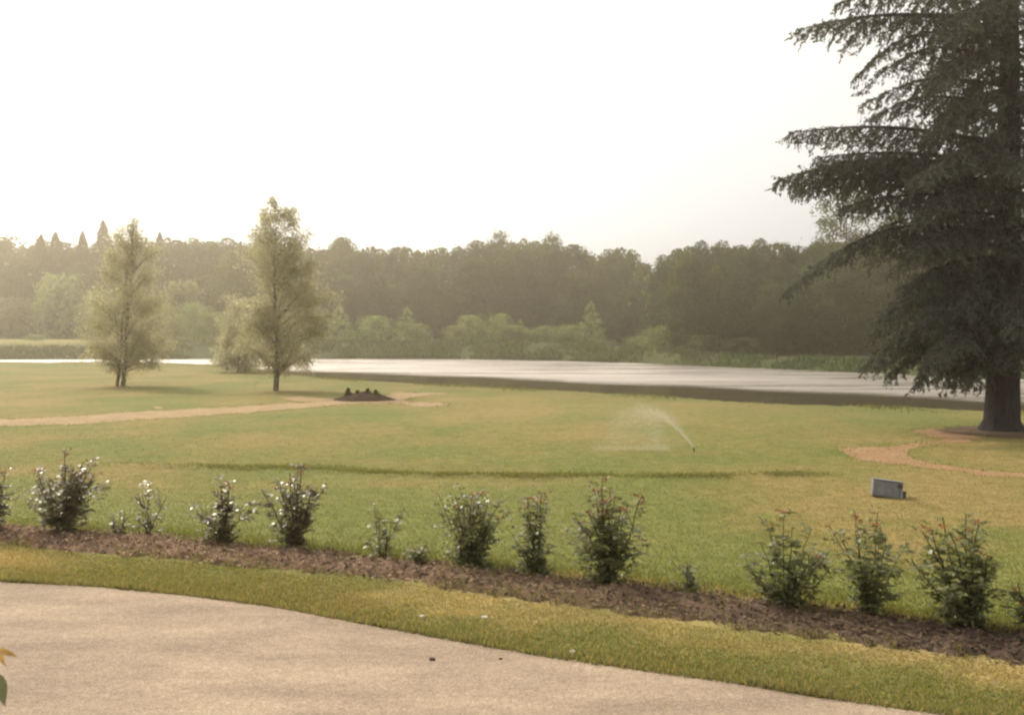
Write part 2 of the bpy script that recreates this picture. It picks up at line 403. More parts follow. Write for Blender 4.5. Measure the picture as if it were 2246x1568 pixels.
# bark chips on the strip
mb = MB(); k = 9000
cx_ = rng.uniform(-8, 8, k); cw = rng.uniform(.02, .98, k)
cy_ = bed_lo(cx_) + (bed_hi(cx_) - bed_lo(cx_)) * cw
cz_ = bed_h(cx_, cy_, cw) + .012
d = rdir(k); d[:, 2] *= .35; nn = rdir(k) * .5 + [0, 0, 1]
mb.add(*cards(np.stack([cx_, cy_, cz_], 1), d, rng.uniform(.03, .09, k), rng.uniform(.015, .035, k), .15, nn), np.repeat(c3(.21, .15, .105) * rng.uniform(.35, 1.6, (k, 1)) * (1.6 - 1.0 * sstep(-5, 5, cx_))[:, None], 4, 0))  # chips carry the same painted veil, paler to the left
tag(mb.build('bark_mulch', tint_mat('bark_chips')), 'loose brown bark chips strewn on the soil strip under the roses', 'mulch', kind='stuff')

# bare earth paths (sheets a little above the lawn)
def sheet(name, mat, outline, label, z=.004, jit=.10):
    pts = [G(*q) for q in outline]; q = []
    for a, b in zip(pts, pts[1:] + pts[:1]):
        L = np.linalg.norm(b - a); m_ = max(1, int(L / .35))
        for j in range(m_):
            p = a + (b - a) * j / m_; dd = math.hypot(p[0], p[1]) / 25
            p = p + np.array([rng.normal(0, jit * .6), rng.normal(0, jit * 1.4) * dd, 0]); p[2] = z; q.append(p)
    tri = tessellate_polygon([[Vector(p) for p in q]])
    f = np.array(tri); v = np.array(q)
    e1 = v[f[:, 1]] - v[f[:, 0]]; e2 = v[f[:, 2]] - v[f[:, 0]]
    fl = np.cross(e1, e2)[:, 2] < 0; f[fl] = f[fl][:, ::-1]
    return tag(MB().add(v, f).build(name, mat), label, kind='structure')
SAND = [(-60, 921), (0, 920), (150, 914), (300, 902), (450, 896), (600, 886), (700, 881), (760, 877), (850, 866), (862, 862), (900, 861), (975, 861), (985, 864),
      (940, 867), (905, 872), (888, 877), (910, 881), (975, 884), (985, 888), (940, 891), (890, 889), (850, 884), (760, 886), (700, 893), (500, 908), (300, 921), (150, 930), (0, 935), (-60, 937)]
sheet('dirt_path', M['sand'], SAND, 'pale sandy path crossing the left lawn to the dark soil heap', jit=.14)
CLAY = [(1844, 982), (1897, 983), (1980, 974), (2050, 967), (2062, 962), (2035, 953), (1980, 944), (2030, 941), (2081, 939), (2130, 946), (2160, 954), (2150, 962), (2126, 968), (2060, 972), (2012, 981), (1984, 992),
      (1998, 1008), (2081, 1022), (2150, 1031), (2246, 1038), (2330, 1042), (2330, 1052), (2246, 1047), (2150, 1041), (2081, 1030), (1957, 1018), (1874, 1006), (1846, 995)]
sheet('dirt_path', M['clay'], CLAY, 'orange earth path forking on the right lawn near the big conifer trunk', jit=.13)
sheet('earth_patch', M['sand'], [(610, 872), (660, 870), (730, 874), (735, 881), (690, 882), (640, 879)], 'worn reddish earth on the lawn left of the soil heap', z=.006, jit=.05)
sheet('earth_patch', M['sand'], [(335, 892), (350, 891), (358, 895), (345, 897), (336, 895)], 'small bare sandy spot on the lawn above the left path', z=.006, jit=.02)

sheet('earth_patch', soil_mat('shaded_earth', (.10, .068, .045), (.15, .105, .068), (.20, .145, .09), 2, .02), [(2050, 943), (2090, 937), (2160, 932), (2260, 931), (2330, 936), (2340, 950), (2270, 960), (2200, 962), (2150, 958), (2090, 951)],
      'bare earth with painted shade around the foot of the big conifer', z=.009, jit=.08)  # bare earth, its colour darkened to paint the conifer's shade
# ------------------------------------------------------------------ grass
def blades(mb, x, y, z, h, wd, col, lean=.45):
    n = len(x); b = np.stack([x, y, z], 1)
    a = rng.uniform(0, 2 * PI, n); s = np.stack([np.cos(a), np.sin(a), np.zeros(n)], 1) * (wd * .5)[:, None]
    t = np.stack([rng.normal(0, lean, n) * h, rng.normal(0, lean, n) * h, h], 1)
    v = np.stack([b - s, b + s, b + t], 1).reshape(-1, 3)
    c = np.stack([col * .82, col * .82, col * 1.32], 1).reshape(-1, 3)
    mb.add(v, np.arange(3 * n).reshape(-1, 3), c)
gb = MB()
# mown strip between the drive and the roses
k = 120000
x = rng.uniform(-8.5, 8.5, k); ge = gravel_edge(x); lo = bed_lo(x)
t = rng.beta(.85, 1.1, k); y = ge - .03 + (lo + .04 - ge) * t
ok = (y > 5.5) & (np.abs(x) < y * .56 + .5); x, y, t = x[ok], y[ok], t[ok]
edge = np.exp(-((y - gravel_edge(x)) / .35)) * (.4 + 1.1 * fbm(x * 1.5, y * 1.5, 71))
h = (.016 + .034 * edge) * rng.uniform(.4, 1.6, len(x)) * (.6 + .8 * fbm(x * 3, y * 3, 72))
col = lawn_col(x, y); col = col + (c3(.175, .180, .075) - col) * np.clip(edge * .7, 0, 1)[:, None]
str_ = (rng.random(len(x)) < .34)[:, None]; col = np.where(str_, c3(.34, .27, .13), col)
blades(gb, x, y, np.zeros(len(x)), h, rng.uniform(.006, .014, len(x)), col)
# lawn beyond the roses, clumps growing coarser with distance
k = 230000
y = 8 + 24 * rng.beta(.8, 1.7, k); x = rng.uniform(-.57, .57, k) * y
ok = (y > bed_hi(x) - .06); x, y = x[ok], y[ok]
bd = y - bed_hi(x)
h = (.018 + .012 * np.exp(-(y - 8) / 4) + .06 * np.exp(-bd / .3)) * rng.uniform(.5, 1.5, len(x)); wd = rng.uniform(.006, .012, len(x)) * (1 + y / 18)
def inside(poly, x, y):
    r_ = np.zeros(len(x), bool); n_ = len(poly)
    for i_ in range(n_):
        (x0, y0), (x1, y1) = poly[i_][:2], poly[(i_ + 1) % n_][:2]
        if y0 == y1: continue
        cr = ((y0 > y) != (y1 > y)) & (x < (x1 - x0) * (y - y0) / (y1 - y0) + x0); r_ ^= cr
    return r_
skip = inside([G(*q) for q in CLAY], x, y)
x, y, h, wd = x[~skip], y[~skip], h[~skip], wd[~skip]
blades(gb, x, y, height(x, y) - .005, h, wd, lawn_col(x, y))
k = 26000; x = rng.uniform(-8.5, 8.5, k); w_ = np.where(rng.random(k) < .5, rng.beta(1, 6, k), 1 - rng.beta(1, 5, k)); y = bed_lo(x) + (bed_hi(x) - bed_lo(x)) * w_
ok = (rng.random(k) < sstep(.36, .62, fbm(x * 1.6, w_ * 2, 74))); x, y, w_ = x[ok], y[ok], w_[ok]
blades(gb, x, y, bed_h(x, y, w_) - .01, rng.uniform(.02, .07, len(x)), rng.uniform(.006, .014, len(x)), np.where(rng.random((len(x), 1)) < .5, c3(.16, .17, .06), c3(.27, .21, .10)))
for OUT in (CLAY, SAND):
    e_ = [G(*q) for q in OUT]; pp = []
    for a_, b_ in zip(e_, e_[1:] + e_[:1]):
        m_ = int(np.linalg.norm(b_ - a_) * 34); f_ = rng.random((m_, 1)); pp.append(a_ + (b_ - a_) * f_)
    pp = np.concatenate(pp); pp = pp[np.abs(pp[:, 0]) < pp[:, 1] * .6]; n_ = len(pp); x = pp[:, 0] + rng.normal(0, .14, n_); y = pp[:, 1] + rng.normal(0, .30, n_)
    blades(gb, x, y, np.full(n_, .0), rng.uniform(.015, .04, n_), rng.uniform(.02, .05, n_), lawn_col(x, y) * 1.1)
tag(gb.build('grass', M['blade']), 'short green and straw coloured grass of the lawn and the drive verge', 'grass', kind='stuff')
# longer tufts along the turf edge
tb = MB(); k = 14000
x = rng.uniform(-8, 6.2, k); dn = vnoise(x * 1.1, ridge_y(x) * .4, 21)
ok = rng.random(k) < sstep(.26, .60, fbm(x * .9, x * 0 + 2, 21)) * sstep(-7.5, -4, x) * (1 - sstep(5, 6.2, x)) + .05; x = x[ok]
y = ridge_y(x) + .7 * (fbm(x * .55, x * 0, 23) - .5) + np.where(rng.random(len(x)) < .25, .55, 0) + rng.normal(0, .15, len(x)); hh = rng.uniform(.02, .065, len(x))
blades(tb, x, y, height(x, y) - .01, hh, rng.uniform(.015, .03, len(x)), c3(.165, .165, .06) * rng.uniform(.7, 1.35, (len(x), 1)), .5)
tag(tb.build('long_grass', M['blade']), 'darker longer grass along the low turf edge across the middle of the lawn', 'grass', kind='stuff')
# plants of the far shore
rb = MB()
for k, s0, s1, hh0, hh1, colr in ((26000, -.6, 11, .35, .8, c3(.085, .095, .036)), (6000, -1.0, 1.5, .3, .7, c3(.055, .058, .026))):
    x = rng.uniform(-90, 60, k); s = rng.uniform(s0, s1, k); y = water_far(x) + s
    den = fbm(x / 3.5, y / 5, 55); ok = (rng.random(k) < sstep(.3, .6, den)) & ~((x < -60) & (s > 6)); x, y = x[ok], y[ok]
    right = sstep(14, 26, x)[:, None]
    c = (colr + (c3(.062, .092, .034) - colr) * right) * rng.uniform(.6, 1.45, (len(x), 1))
    blades(rb, x, y, height(x, y) - .03, rng.uniform(hh0, hh1, len(x)), rng.uniform(.12, .3, len(x)), c, .4)
tag(rb.build('reeds', M['reed']), 'low green reeds and weeds covering the far bank of the pond', 'reeds', kind='stuff')
sb = MB(); k = 26000
x = rng.uniform(-60, 30, k); y = lawn_end(x) - np.abs(rng.normal(0, 1.3, k)) + .5; dn = vnoise(x * .5, y * .3, 61); ok = rng.random(k) < sstep(.25, .7, dn); x, y = x[ok], y[ok]
blades(sb, x, y, height(x, y) - .02, rng.uniform(.03, .13, len(x)), rng.uniform(.03, .08, len(x)), c3(.16, .155, .062) * rng.uniform(.7, 1.4, (len(x), 1)))
tag(sb.build('shore_grass', M['blade']), 'ragged unmown grass along the near edge of the pond', 'grass', kind='stuff')

# ------------------------------------------------------------------ rose bushes
def compound_leaf(org, dirv, size, lst):
    """five leaflets on a stalk: appended as (centre, direction, length)"""
    d = unit(dirv); s = unit(np.cross(d, np.array([0, 0, 1.]) + rng.normal(0, .15, 3)))
    L = size
    for a, b, sc in ((1.0, 0, 1.1), (.68, 1, 1), (.68, -1, 1), (.36, 1, .85), (.36, -1, .85)):
        dr = d if b == 0 else unit(d * .45 + s * b)
        c = org + d * L * 1.5 * a + dr * L * .5 * sc + rng.normal(0, .006, 3)
        lst.append((c, dr + rng.normal(0, .22, 3) + [0, 0, -.15], L * sc))
def rose(name, label, px, py, x0, x1, top, canes, dens=1.0, brown=False, lowfill=1.0, D=None):
    b = G(px, py); D = b[1]
    k = D / F
    b[2] = soil_z(b[0], b[1])
    W0, W1, H = (px - x0) * k * 1.16, (x1 - px) * k * 1.16, (py - top) * k
    t = thing(name, label, 'rose bush', b, 0, 'rose bushes along the soil strip')
    st = MB(); lv = []; sh = []
    for c in range(canes):
        tall = 1.0 if c == 0 else rng.uniform(.45, .98) ** .8
        side = rng.uniform(-1, 1); tx = side * (W1 if side > 0 else W0) * rng.uniform(.55, 1.05); ty = rng.normal(0, .35) * (W0 + W1) * .5
        if c == 0: tx *= .35
        tall *= 1 - .18 * abs(side) ** 2 * (c > 0)
        n = 9; u = np.linspace(0, 1, n)
        path = np.stack([tx * u ** rng.uniform(.7, 1.4), ty * u ** .9, H * tall * u], 1) + np.cumsum(rng.normal(0, .010, (n, 3)), 0)
        path[0] = [rng.normal(0, .04), rng.normal(0, .04), -.06]
        st.add(*tube(path, np.linspace(.008, .0032, n) * (1 + .4 * (H > 1)), 5))
        nl = max(6, int(42 * tall * dens * max(H, .5)))
        uu = np.sort(rng.random(nl) ** 1.15) * .98 + .04
        for q in uu:
            q = min(q, 1); p = np.array([np.interp(q, u, path[:, j]) for j in range(3)])
            az = rng.uniform(0, 2 * PI); dv = np.array([math.cos(az), math.sin(az), rng.uniform(-.15, .55)])
            tip = q > .86 and rng.random() < .38 and tall > .6
            compound_leaf(p, dv, rng.uniform(.036, .062) * (.75 if tip else 1), sh if tip else lv)
        if rng.random() < .5 and tall > .6:                              # short side shoot
            p = path[5]; q = p + np.array([rng.normal(0, .10), rng.normal(0, .08), .16])
            st.add(*tube(np.stack([p, (p + q) / 2 + [0, 0, .01], q]), [.004, .0035, .0025], 4))
            for r_ in range(4): compound_leaf(p + (q - p) * rng.uniform(.4, 1), rng.normal(0, 1, 3) + [0, 0, .3], .035, lv)
    # dense low growth round the base
    for c in range(int(140 * lowfill * dens * (W0 + W1) * max(H, .4))):
        a = rng.uniform(0, 2 * PI); rr = rng.random() ** .6; hz = rng.random() ** 1.1 * H * .55
        wd = (.35 + .65 * hz / (H * .55))
        p = np.array([rr * math.cos(a) * (W0 + W1) * .40 * wd + (W1 - W0) * .25, rr * math.sin(a) * (W0 + W1) * .36 * wd, hz + .03])
        compound_leaf(p, np.array([math.cos(a), math.sin(a), rng.uniform(-.3, .5)]), rng.uniform(.036, .058), lv)
    st.build('canes', M['cane'], t)
    c = np.array([a[0] for a in lv + sh]); d = np.array([a[1] for a in lv + sh]); L = np.array([a[2] for a in lv + sh])
    c[:, 2] = np.maximum(c[:, 2], .015)
    o = MB().add(*cards(c, d, L * 1.25, L * .8, .18, rdir(len(c)) * .55 + [0, 0, 1])).build('foliage', M['rose_veiled'] if brown else M['rose'], t)
    o.data.materials.append(M['shoot'])                                  # the youngest leaves are red
    o.data.polygons.foreach_set('material_index', np.array([0] * len(lv) + [1] * len(sh), np.int32)); o.data.update()
    return t
R = 'rose_bush'
rose(R, 'rose bush cut off by the left edge of the photo', -22, 1168, -70, 28, 1008, 9, 1.1, True)
rose(R, 'broad dense hazy rose bush, the widest at the left end of the row', 140, 1172, 48, 240, 1000, 15, 1.15, True, 1.7)
rose(R, 'sparse low rose bush with one upright stem right of the widest bush', 322, 1178, 275, 378, 1065, 5, .55, True, .35)
rose(R, 'rose bush leaning left with pale shining leaves on its upper left', 490, 1195, 400, 565, 1045, 10, .9, True, .8)
rose(R, 'tall rose bush below the young tree with the forked trunk', 645, 1202, 558, 700, 1020, 12, 1.0, True, 1.0)
rose(R, 'small thin rose bush of few twigs left of the middle of the row', 838, 1226, 790, 892, 1112, 6, .6, False, .35)
rose(R, 'bushy rose with red tipped stems just left of the narrow upright rose', 1032, 1240, 940, 1115, 1053, 13, 1.0, False, 1.0)
rose(R, 'narrow upright rose bush between two broad ones in the middle of the row', 1176, 1260, 1122, 1232, 1068, 7, .95, False, .9)
rose(R, 'big spreading rose bush below and left of the lawn sprinkler', 1335, 1284, 1228, 1438, 1060, 16, 1.05, False, 1.3)
rose(R, 'rose bush standing alone right of the wide gap in the row', 1728, 1330, 1618, 1815, 1135, 13, .95, False, .9)
rose(R, 'rose bush with widely spread stems, directly below the grey metal box', 1905, 1350, 1832, 2000, 1128, 9, .95, False, 1.1)
rose(R, 'dark dense rose bush with red shoots near the right end of the row', 2128, 1376, 2000, 2195, 1128, 14, 1.1, False, 1.6)
rose(R, 'rose bush cut off by the right edge of the photo', 2275, 1392, 2205, 2350, 1265, 8, 1.0, False, 1.0)
S = 'seedling'
rose(S, 'tiny leafy plant on the soil left of the red tipped bushy rose', 918, 1238, 890, 950, 1208, 4, .6, False, .6)['category'] = 'seedling'
rose(S, 'little cut back stump with a few leaves in the wide gap of the row', 1512, 1304, 1480, 1560, 1250, 4, .45, False, .3)['category'] = 'seedling'
rose(S, 'tiny weed beside the widest hazy rose bush at the left', 262, 1170, 245, 285, 1128, 3, .5, True, .3)['category'] = 'seedling'
for o in list(C.objects):
    if o.name.startswith('seedling'): o['group'] = 'little plants on the soil strip'

# rose shoot close to the camera at the left edge
t = thing('rose_plant', 'close orange and green leaves reaching in at the lower left corner', 'plant', (-1.66, 3.0, .004))
st = MB(); u = np.linspace(0, 1, 12)
pt = np.stack([.06 * np.sin(u * 3), .02 * np.sin(u * 5), u * 1.75], 1); st.add(*tube(pt, np.linspace(.012, .004, 12), 6)); st.build('stem', M['cane'], t)
base = np.array([-1.66, 3.0, .004])
def big_leaf(mb, a, b, w, droop=.01):
    a, b = np.array(a), np.array(b); d = b - a; s = unit(np.cross(d, [0, -1, .5])); n_ = 9; v = []; 
    for q in np.linspace(0, 1, n_):
        ww = w * math.sin(PI * min(1, .04 + .96 * q) ** .8) ** .9
        c = a + d * q + np.array([0, 0, -droop * q * q])
        v += [c - s * ww, c + np.array([0, .004, -.003]), c + s * ww]
    f = [[r * 3 + j, r * 3 + j + 1, r * 3 + j + 4, r * 3 + j + 3] for r in range(n_ - 1) for j in (0, 1)]
    mb.add(np.array(v), np.array(f))
def loc(px, py, D): return P(px, py, D) - base
ob, gn = MB(), MB()
big_leaf(ob, loc(-14, 1424, 2.98), loc(38, 1432, 2.94), .009)
big_leaf(ob, loc(-10, 1426, 2.98), loc(12, 1452, 2.96), .008)
big_leaf(ob, loc(-16, 1424, 2.98), loc(-40, 1400, 3.0), .010)
big_leaf(gn, loc(-6, 1478, 2.98), loc(10, 1540, 2.95), .020)
big_leaf(gn, loc(-30, 1500, 3.0), loc(-60, 1555, 3.0), .020); big_leaf(gn, loc(-60, 1450, 3.05), loc(-100, 1490, 3.05), .02)
for q, (a_, b_) in enumerate(((1470, 1424), (1530, 1480), (1560, 1510))):
    st2 = np.stack([loc(-62, a_, 3.0), loc(-35, (a_ + b_) / 2, 2.99), loc(-10, b_, 2.98)]); st_ = MB().add(*tube(st2, [.003, .0025, .002], 5)).build('stalk', M['cane'], t)
ob.build('young_leaves', leaf_mat('orange_leaf', (.34, .20, .075), (.46, .30, .12), .4, .5, .3, .8, 20), t, True); gn.build('leaves', leaf_mat('dark_rose_leaf', (.10, .115, .07), (.14, .15, .09), .35, .4, .4, .8, 20), t, True)

# ------------------------------------------------------------------ the big conifer
def conifer():
    b = G(2200, 944); D = b[1]; k = D / F
    t = thing('conifer_tree', 'huge dark conifer with drooping boughs filling the right edge', 'conifer', b)
    H = 19.5
    n = 16; u = np.linspace(0, 1, n)
    tr = np.stack([.12 * np.sin(u * 4), .1 * np.sin(u * 3 + 1), u * H], 1); rad = .43 * (1 - u) ** .85 + .03; rad[0] = .64; 
    tr = np.insert(tr, 1, tr[0] + (tr[1] - tr[0]) * .22, 0); rad = np.insert(rad, 1, .48)
    MB().add(*tube(tr, rad, 18)).build('trunk', M['cedar_bark'], t, True)
    wood, ned = MB(), MB()
    def zpy(py): return EYE + D * (740 - py) / F
    def bough(z0, tip, arch=.4, dens=1.0, hang=1.0, r0=None):
        tip = np.asarray(tip, float); a = np.array([0, 0, z0]); d = tip - a; L = np.linalg.norm(d)
        n = 14; u = np.linspace(0, 1, n)
        path = a + d * u[:, None]; path[:, 2] += arch * np.sin(PI * u ** 1.3) - .0 * u
        path[:, 0] += .10 * np.sin(u * 5 + z0 * 3); path[:, 1] += .10 * np.sin(u * 4 + z0 * 5)
        wood.add(*tube(path, np.linspace(r0 or .02 + .013 * L, .006, n), 5))
        hd = unit(np.array([d[0], d[1], 0])); sd = np.array([-hd[1], hd[0], 0])
        nbr = int(11 * L * dens)
        cs, ds, Ls = [], [], []
        for j in range(nbr):
            q = .10 + .90 * (j + rng.random()) / nbr
            p = np.array([np.interp(q, u, path[:, m]) for m in range(3)])
            bl = (.30 + .26 * L * (1 - q) ** .8 * min(1, q * 3.0)) * rng.uniform(.6, 1.15)
            sgn = 1 if j % 2 else -1
            bd = unit(hd * rng.uniform(.35, .9) + sd * sgn * rng.uniform(.5, 1) + [0, 0, rng.uniform(-.55, -.05) * hang])
            m_ = 6; uu = np.linspace(0, 1, m_)
            bp = p + bd * bl * uu[:, None]; bp[:, 2] -= .32 * hang * bl * uu ** 2
            wood.add(*tube(bp, np.linspace(.010, .003, m_), 3))
            # hanging twigs along the branchlet, needles on each
            nt_ = max(3, int(bl * 9))
            for w_ in range(nt_):
                q2 = (w_ + rng.random()) / nt_; s0 = np.array([np.interp(q2, uu, bp[:, m]) for m in range(3)])
                tl = rng.uniform(.12, .38) * (1.1 - .5 * q2) * (1 + .35 * hang)
                td = unit(bd * .5 + rng.normal(0, .35, 3) + [0, 0, -1.0 * hang * rng.uniform(.3, 1.1)])
                nn = int(7 + tl * 22)
                r_ = rng.random(nn)
                cs.append(s0 + td * tl * r_[:, None] + rng.normal(0, .022, (nn, 3))); ds.append(td + rng.normal(0, .45, (nn, 3))); Ls.append(rng.uniform(.07, .15, nn))
            nn = int(16 * bl) + 5; r_ = rng.random(nn)
            cs.append(p + bd * bl * r_[:, None] - np.array([0, 0, 1]) * (.32 * hang * bl * r_ ** 2)[:, None] + rng.normal(0, .03, (nn, 3))); ds.append(bd + rng.normal(0, .5, (nn, 3))); Ls.append(rng.uniform(.08, .16, nn))
        nn = int(26 * L); r_ = .25 + .75 * rng.random(nn); pp = np.stack([np.interp(r_, u, path[:, m]) for m in range(3)], 1)
        cs.append(pp + rng.normal(0, .03, (nn, 3))); ds.append(hd + rng.normal(0, .5, (nn, 3))); Ls.append(rng.uniform(.08, .14, nn))
        cs, ds, Ls = np.concatenate(cs), np.concatenate(ds), np.concatenate(Ls)
        ned.add(*cards(cs, ds, Ls, Ls * rng.uniform(.22, .36, len(Ls)), .1))
    # boughs whose tips the photo shows on the left side
    for (ax, tx, ty, arch, dens, dy) in ((40, 1742, 68, .25, 1.0, 0), (-10, 1850, 2, .2, 1, -.4), (95, 1886, 166, .75, .7, .3), (130, 1908, 192, .7, .6, -.5), (190, 1893, 228, .45, .6, .2), (225, 1905, 258, .35, .8, -.3),
                                      (315, 1738, 292, .25, 1.1, .2), (355, 1782, 348, .2, 1.0, -.5), (365, 1702, 394, .40, 1.4, 0), (400, 1745, 410, .3, 1.3, .6), (430, 1850, 455, .2, 1.0, -.6), (470, 1940, 500, .25, 1.0, .4), (520, 1975, 560, .3, 1, .1),
                                      (505, 1728, 640, .95, 1.15, -.5), (590, 1925, 742, .4, 1.1, 0), (640, 1905, 800, .35, 1.3, -.4), (690, 1950, 822, .3, 1.3, .3), (710, 2010, 842, .3, 1.6, -.3), (715, 2080, 846, .25, 1.4, -.9), (700, 2130, 842, .2, 1.4, -1.4), (680, 1930, 800, .3, 1.4, .6), (600, 1945, 700, .35, 1.2, -1.2), (640, 1960, 765, .35, 1.3, 1.0), (560, 1990, 640, .3, 1.2, -1.8), (620, 2020, 720, .3, 1.3, -2.2), (670, 2040, 800, .3, 1.4, -2.4), (480, 2010, 560, .3, 1.2, -2.2), (400, 2020, 480, .3, 1.1, -2.4), (300, 2030, 400, .3, 1.1, -2.4), (200, 2050, 290, .3, 1.1, -2.3), (100, 2060, 190, .3, 1.1, -2.3), (0, 2070, 90, .3, 1.1, -2.2)):
        p = P(tx, ty, D + dy) - b; bough(zpy(ax), p, arch, dens, 1.05)
    # the rest of the crown, all round
    z = 2.5; a = 0.3
    prof = table([(1.5, 3.6), (3.0, 4.3), (6, 4.4), (9, 4.2), (12, 3.7), (16, 2.2), (19.4, .4)])
    while z < 19.3:
        for q in range(4):
            a += 2.399 + rng.normal(0, .2); Lh = float(prof(z)) * rng.uniform(.62, 1.0)
            side = math.cos(a)
            if side < -.82 and z < 13: Lh *= .62
            far = .62 if (math.sin(a) > .4 or side > .5) else 1
            dz = rng.uniform(-.30, -.02) * Lh * .6 - (1.0 if z < 5 else .25)
            if side < -.35 and z > 5.5: Lh *= .80; far *= .55
            bough(z + rng.uniform(0, .3), (math.cos(a) * Lh, math.sin(a) * Lh, max(z + dz, 1.35)), rng.uniform(.15, .45), .85 * far, 1.1)
        z += .52 if z < 12.5 else .8
    # inner growth near the trunk
    k_ = 70000; zz = rng.uniform(1.7, 17, k_); aa = rng.uniform(0, 2 * PI, k_); rr = np.maximum(rng.uniform(.16, .66, k_) ** .8 * prof(zz), .45)
    cl = fbm(aa * 3, zz * 1.2, 77); ok = cl > .40 + .012 * zz
    ned.add(*cards(np.stack([np.cos(aa) * rr, np.sin(aa) * rr, zz], 1)[ok], (rdir(k_) + [0, 0, -.8])[ok], rng.uniform(.09, .20, k_)[ok], rng.uniform(.025, .05, k_)[ok], .1))
    wood.build('boughs', M['cedar_bark'], t); ned.build('foliage', M['cedar'], t)
conifer()

# ------------------------------------------------------------------ the two young trees and the willow
def young_tree(name, label, px, py, D, top, stems, lobes, size, mat, dens=1.0, lean=0, fork=False, group=None):
    b = G(px, py) if D is None else np.array([P(px, py, D)[0], D, float(height(P(px, py, D)[0], D))]); D = b[1]; k = D / F
    t = thing(name, label, 'tree', b, 0, group)
    H = (py - top) * k; wood, lv = MB(), MB(); paths = []
    for (sx, sy, st, sr, hf) in stems:
        n = 12; u = np.linspace(0, 1, n)
        pth = np.stack([sx + lean * k * u ** 1.3 + st * np.sin(PI * u) + .05 * np.sin(u * 9 + sx), sy * (1 + u) + .08 * np.sin(u * 6), u * H * hf], 1); pth[0, 2] = -.1
        wood.add(*tube(pth, sr * (1 - u) ** 1.5 + .005, 8)); paths.append((u, pth))
    if fork: wood.add(*tube(np.array([[.02, 0, .62], [.22, -.02, .98], [.55, -.05, 1.35], [.85, -.1, 2.1], [1.1, -.1, 3.2]]), [.10, .075, .062, .045, .02], 7))
    cs = []
    for j, (lx, ly, lr) in enumerate(lobes):
        r = lr * k; u, pth = paths[j % len(paths)]
        for q in range(3):
            c = np.array([(lx - px) * k + rng.normal(0, r * .18), (q - 1) * r * .75 + rng.normal(0, r * .25), (py - ly) * k + rng.normal(0, r * .15)])
            uu = np.clip((c[2] - rng.uniform(.9, 1.7) * r - .2) / pth[-1, 2], .07, .93)
            s0 = np.array([np.interp(uu, u, pth[:, m]) for m in range(3)])
            n = 6; w_ = np.linspace(0, 1, n); lp = s0 + (c - s0) * w_[:, None]; lp[:, 2] += .10 * np.linalg.norm(c - s0) * np.sin(PI * w_); lp += np.cumsum(rng.normal(0, .015, (n, 3)), 0)
            wood.add(*tube(lp, np.linspace(.006 + .009 * np.linalg.norm(c - s0), .004, n), 4))
            frac = np.clip((py - ly) / (py - top), 0, 1)
            for m_ in range(11):
                d = unit(rng.normal(0, 1, 3) + [0, 0, .15]); tl = r * rng.uniform(.5, 1.25); p0 = lp[rng.integers(3, 6)]
                tw = np.stack([p0, p0 + d * tl * .5, p0 + d * tl - [0, 0, .12 * tl]]); wood.add(*tube(tw, [.006, .004, .002], 3))
                nl = int(95 * dens * r ** 1.6 * rng.uniform(.25, 1.6) * (1.15 - .62 * frac)) + 5; f_ = rng.uniform(.15, 1.05, nl)
                cs.append(p0 + d * tl * f_[:, None] - np.array([0, 0, .12 * tl]) * f_[:, None] ** 2 + rng.normal(0, .06 + .11 * r, (nl, 3)))
    c = np.concatenate(cs); n = len(c); L = size * rng.uniform(.6, 1.4, n)
    lv.add(*cards(c, rdir(n) + [0, 0, -.5], L, L * .6, .15))
    wood.build('trunk', M['pale_bark'], t, True); lv.build('crown', mat, t)
    return t
young_tree('young_tree', 'young tree with three thin stems at the far left of the lawn', 265, 847, None, 466, [(-.20, 0, 0, .09, .8), (.02, .1, .1, .08, 1), (.18, -.05, -.1, .075, .85)],
           [(302, 486, 12), (290, 512, 26), (262, 524, 30), (318, 530, 32), (234, 556, 28), (345, 556, 26), (285, 575, 46), (238, 592, 34), (338, 600, 34), (300, 640, 58), (232, 655, 48), (342, 668, 40), (268, 700, 58), (212, 716, 34), (325, 728, 50), (238, 758, 48),
            (292, 772, 50), (348, 770, 32), (345, 798, 18), (205, 765, 22), (255, 795, 26)], .10, M['birch'], .58, 35)
young_tree('young_tree', 'taller young tree with a forked trunk near the soil heap', 605, 857, None, 426, [(0, 0, 0, .14, .97)],
           [(601, 440, 17), (636, 462, 18), (577, 474, 24), (612, 474, 30), (644, 490, 30), (566, 510, 28), (668, 520, 26), (604, 515, 44), (655, 545, 38), (560, 556, 36), (690, 585, 26), (622, 572, 52), (672, 590, 38), (572, 606, 42), (690, 640, 46), (628, 640, 62), (566, 664, 42), (720, 655, 36), (728, 695, 28), (668, 700, 56),
            (600, 712, 54), (540, 715, 36), (532, 765, 28), (705, 728, 30), (640, 756, 52), (585, 772, 40), (668, 786, 30), (620, 800, 20)], .10, M['birch'], .62, 0, True)
young_tree('willow_tree', 'pale rounded willow on the near shore left of the forked young tree', 522, 818, 74, 642, [(0, 0, 0, .08, .9), (.15, .1, .3, .06, .7)],
           [(520, 668, 26), (498, 700, 34), (545, 705, 32), (522, 740, 42), (488, 752, 30), (556, 760, 30), (505, 786, 34), (542, 794, 30), (478, 792, 18)], .13, M['birch'], .55)

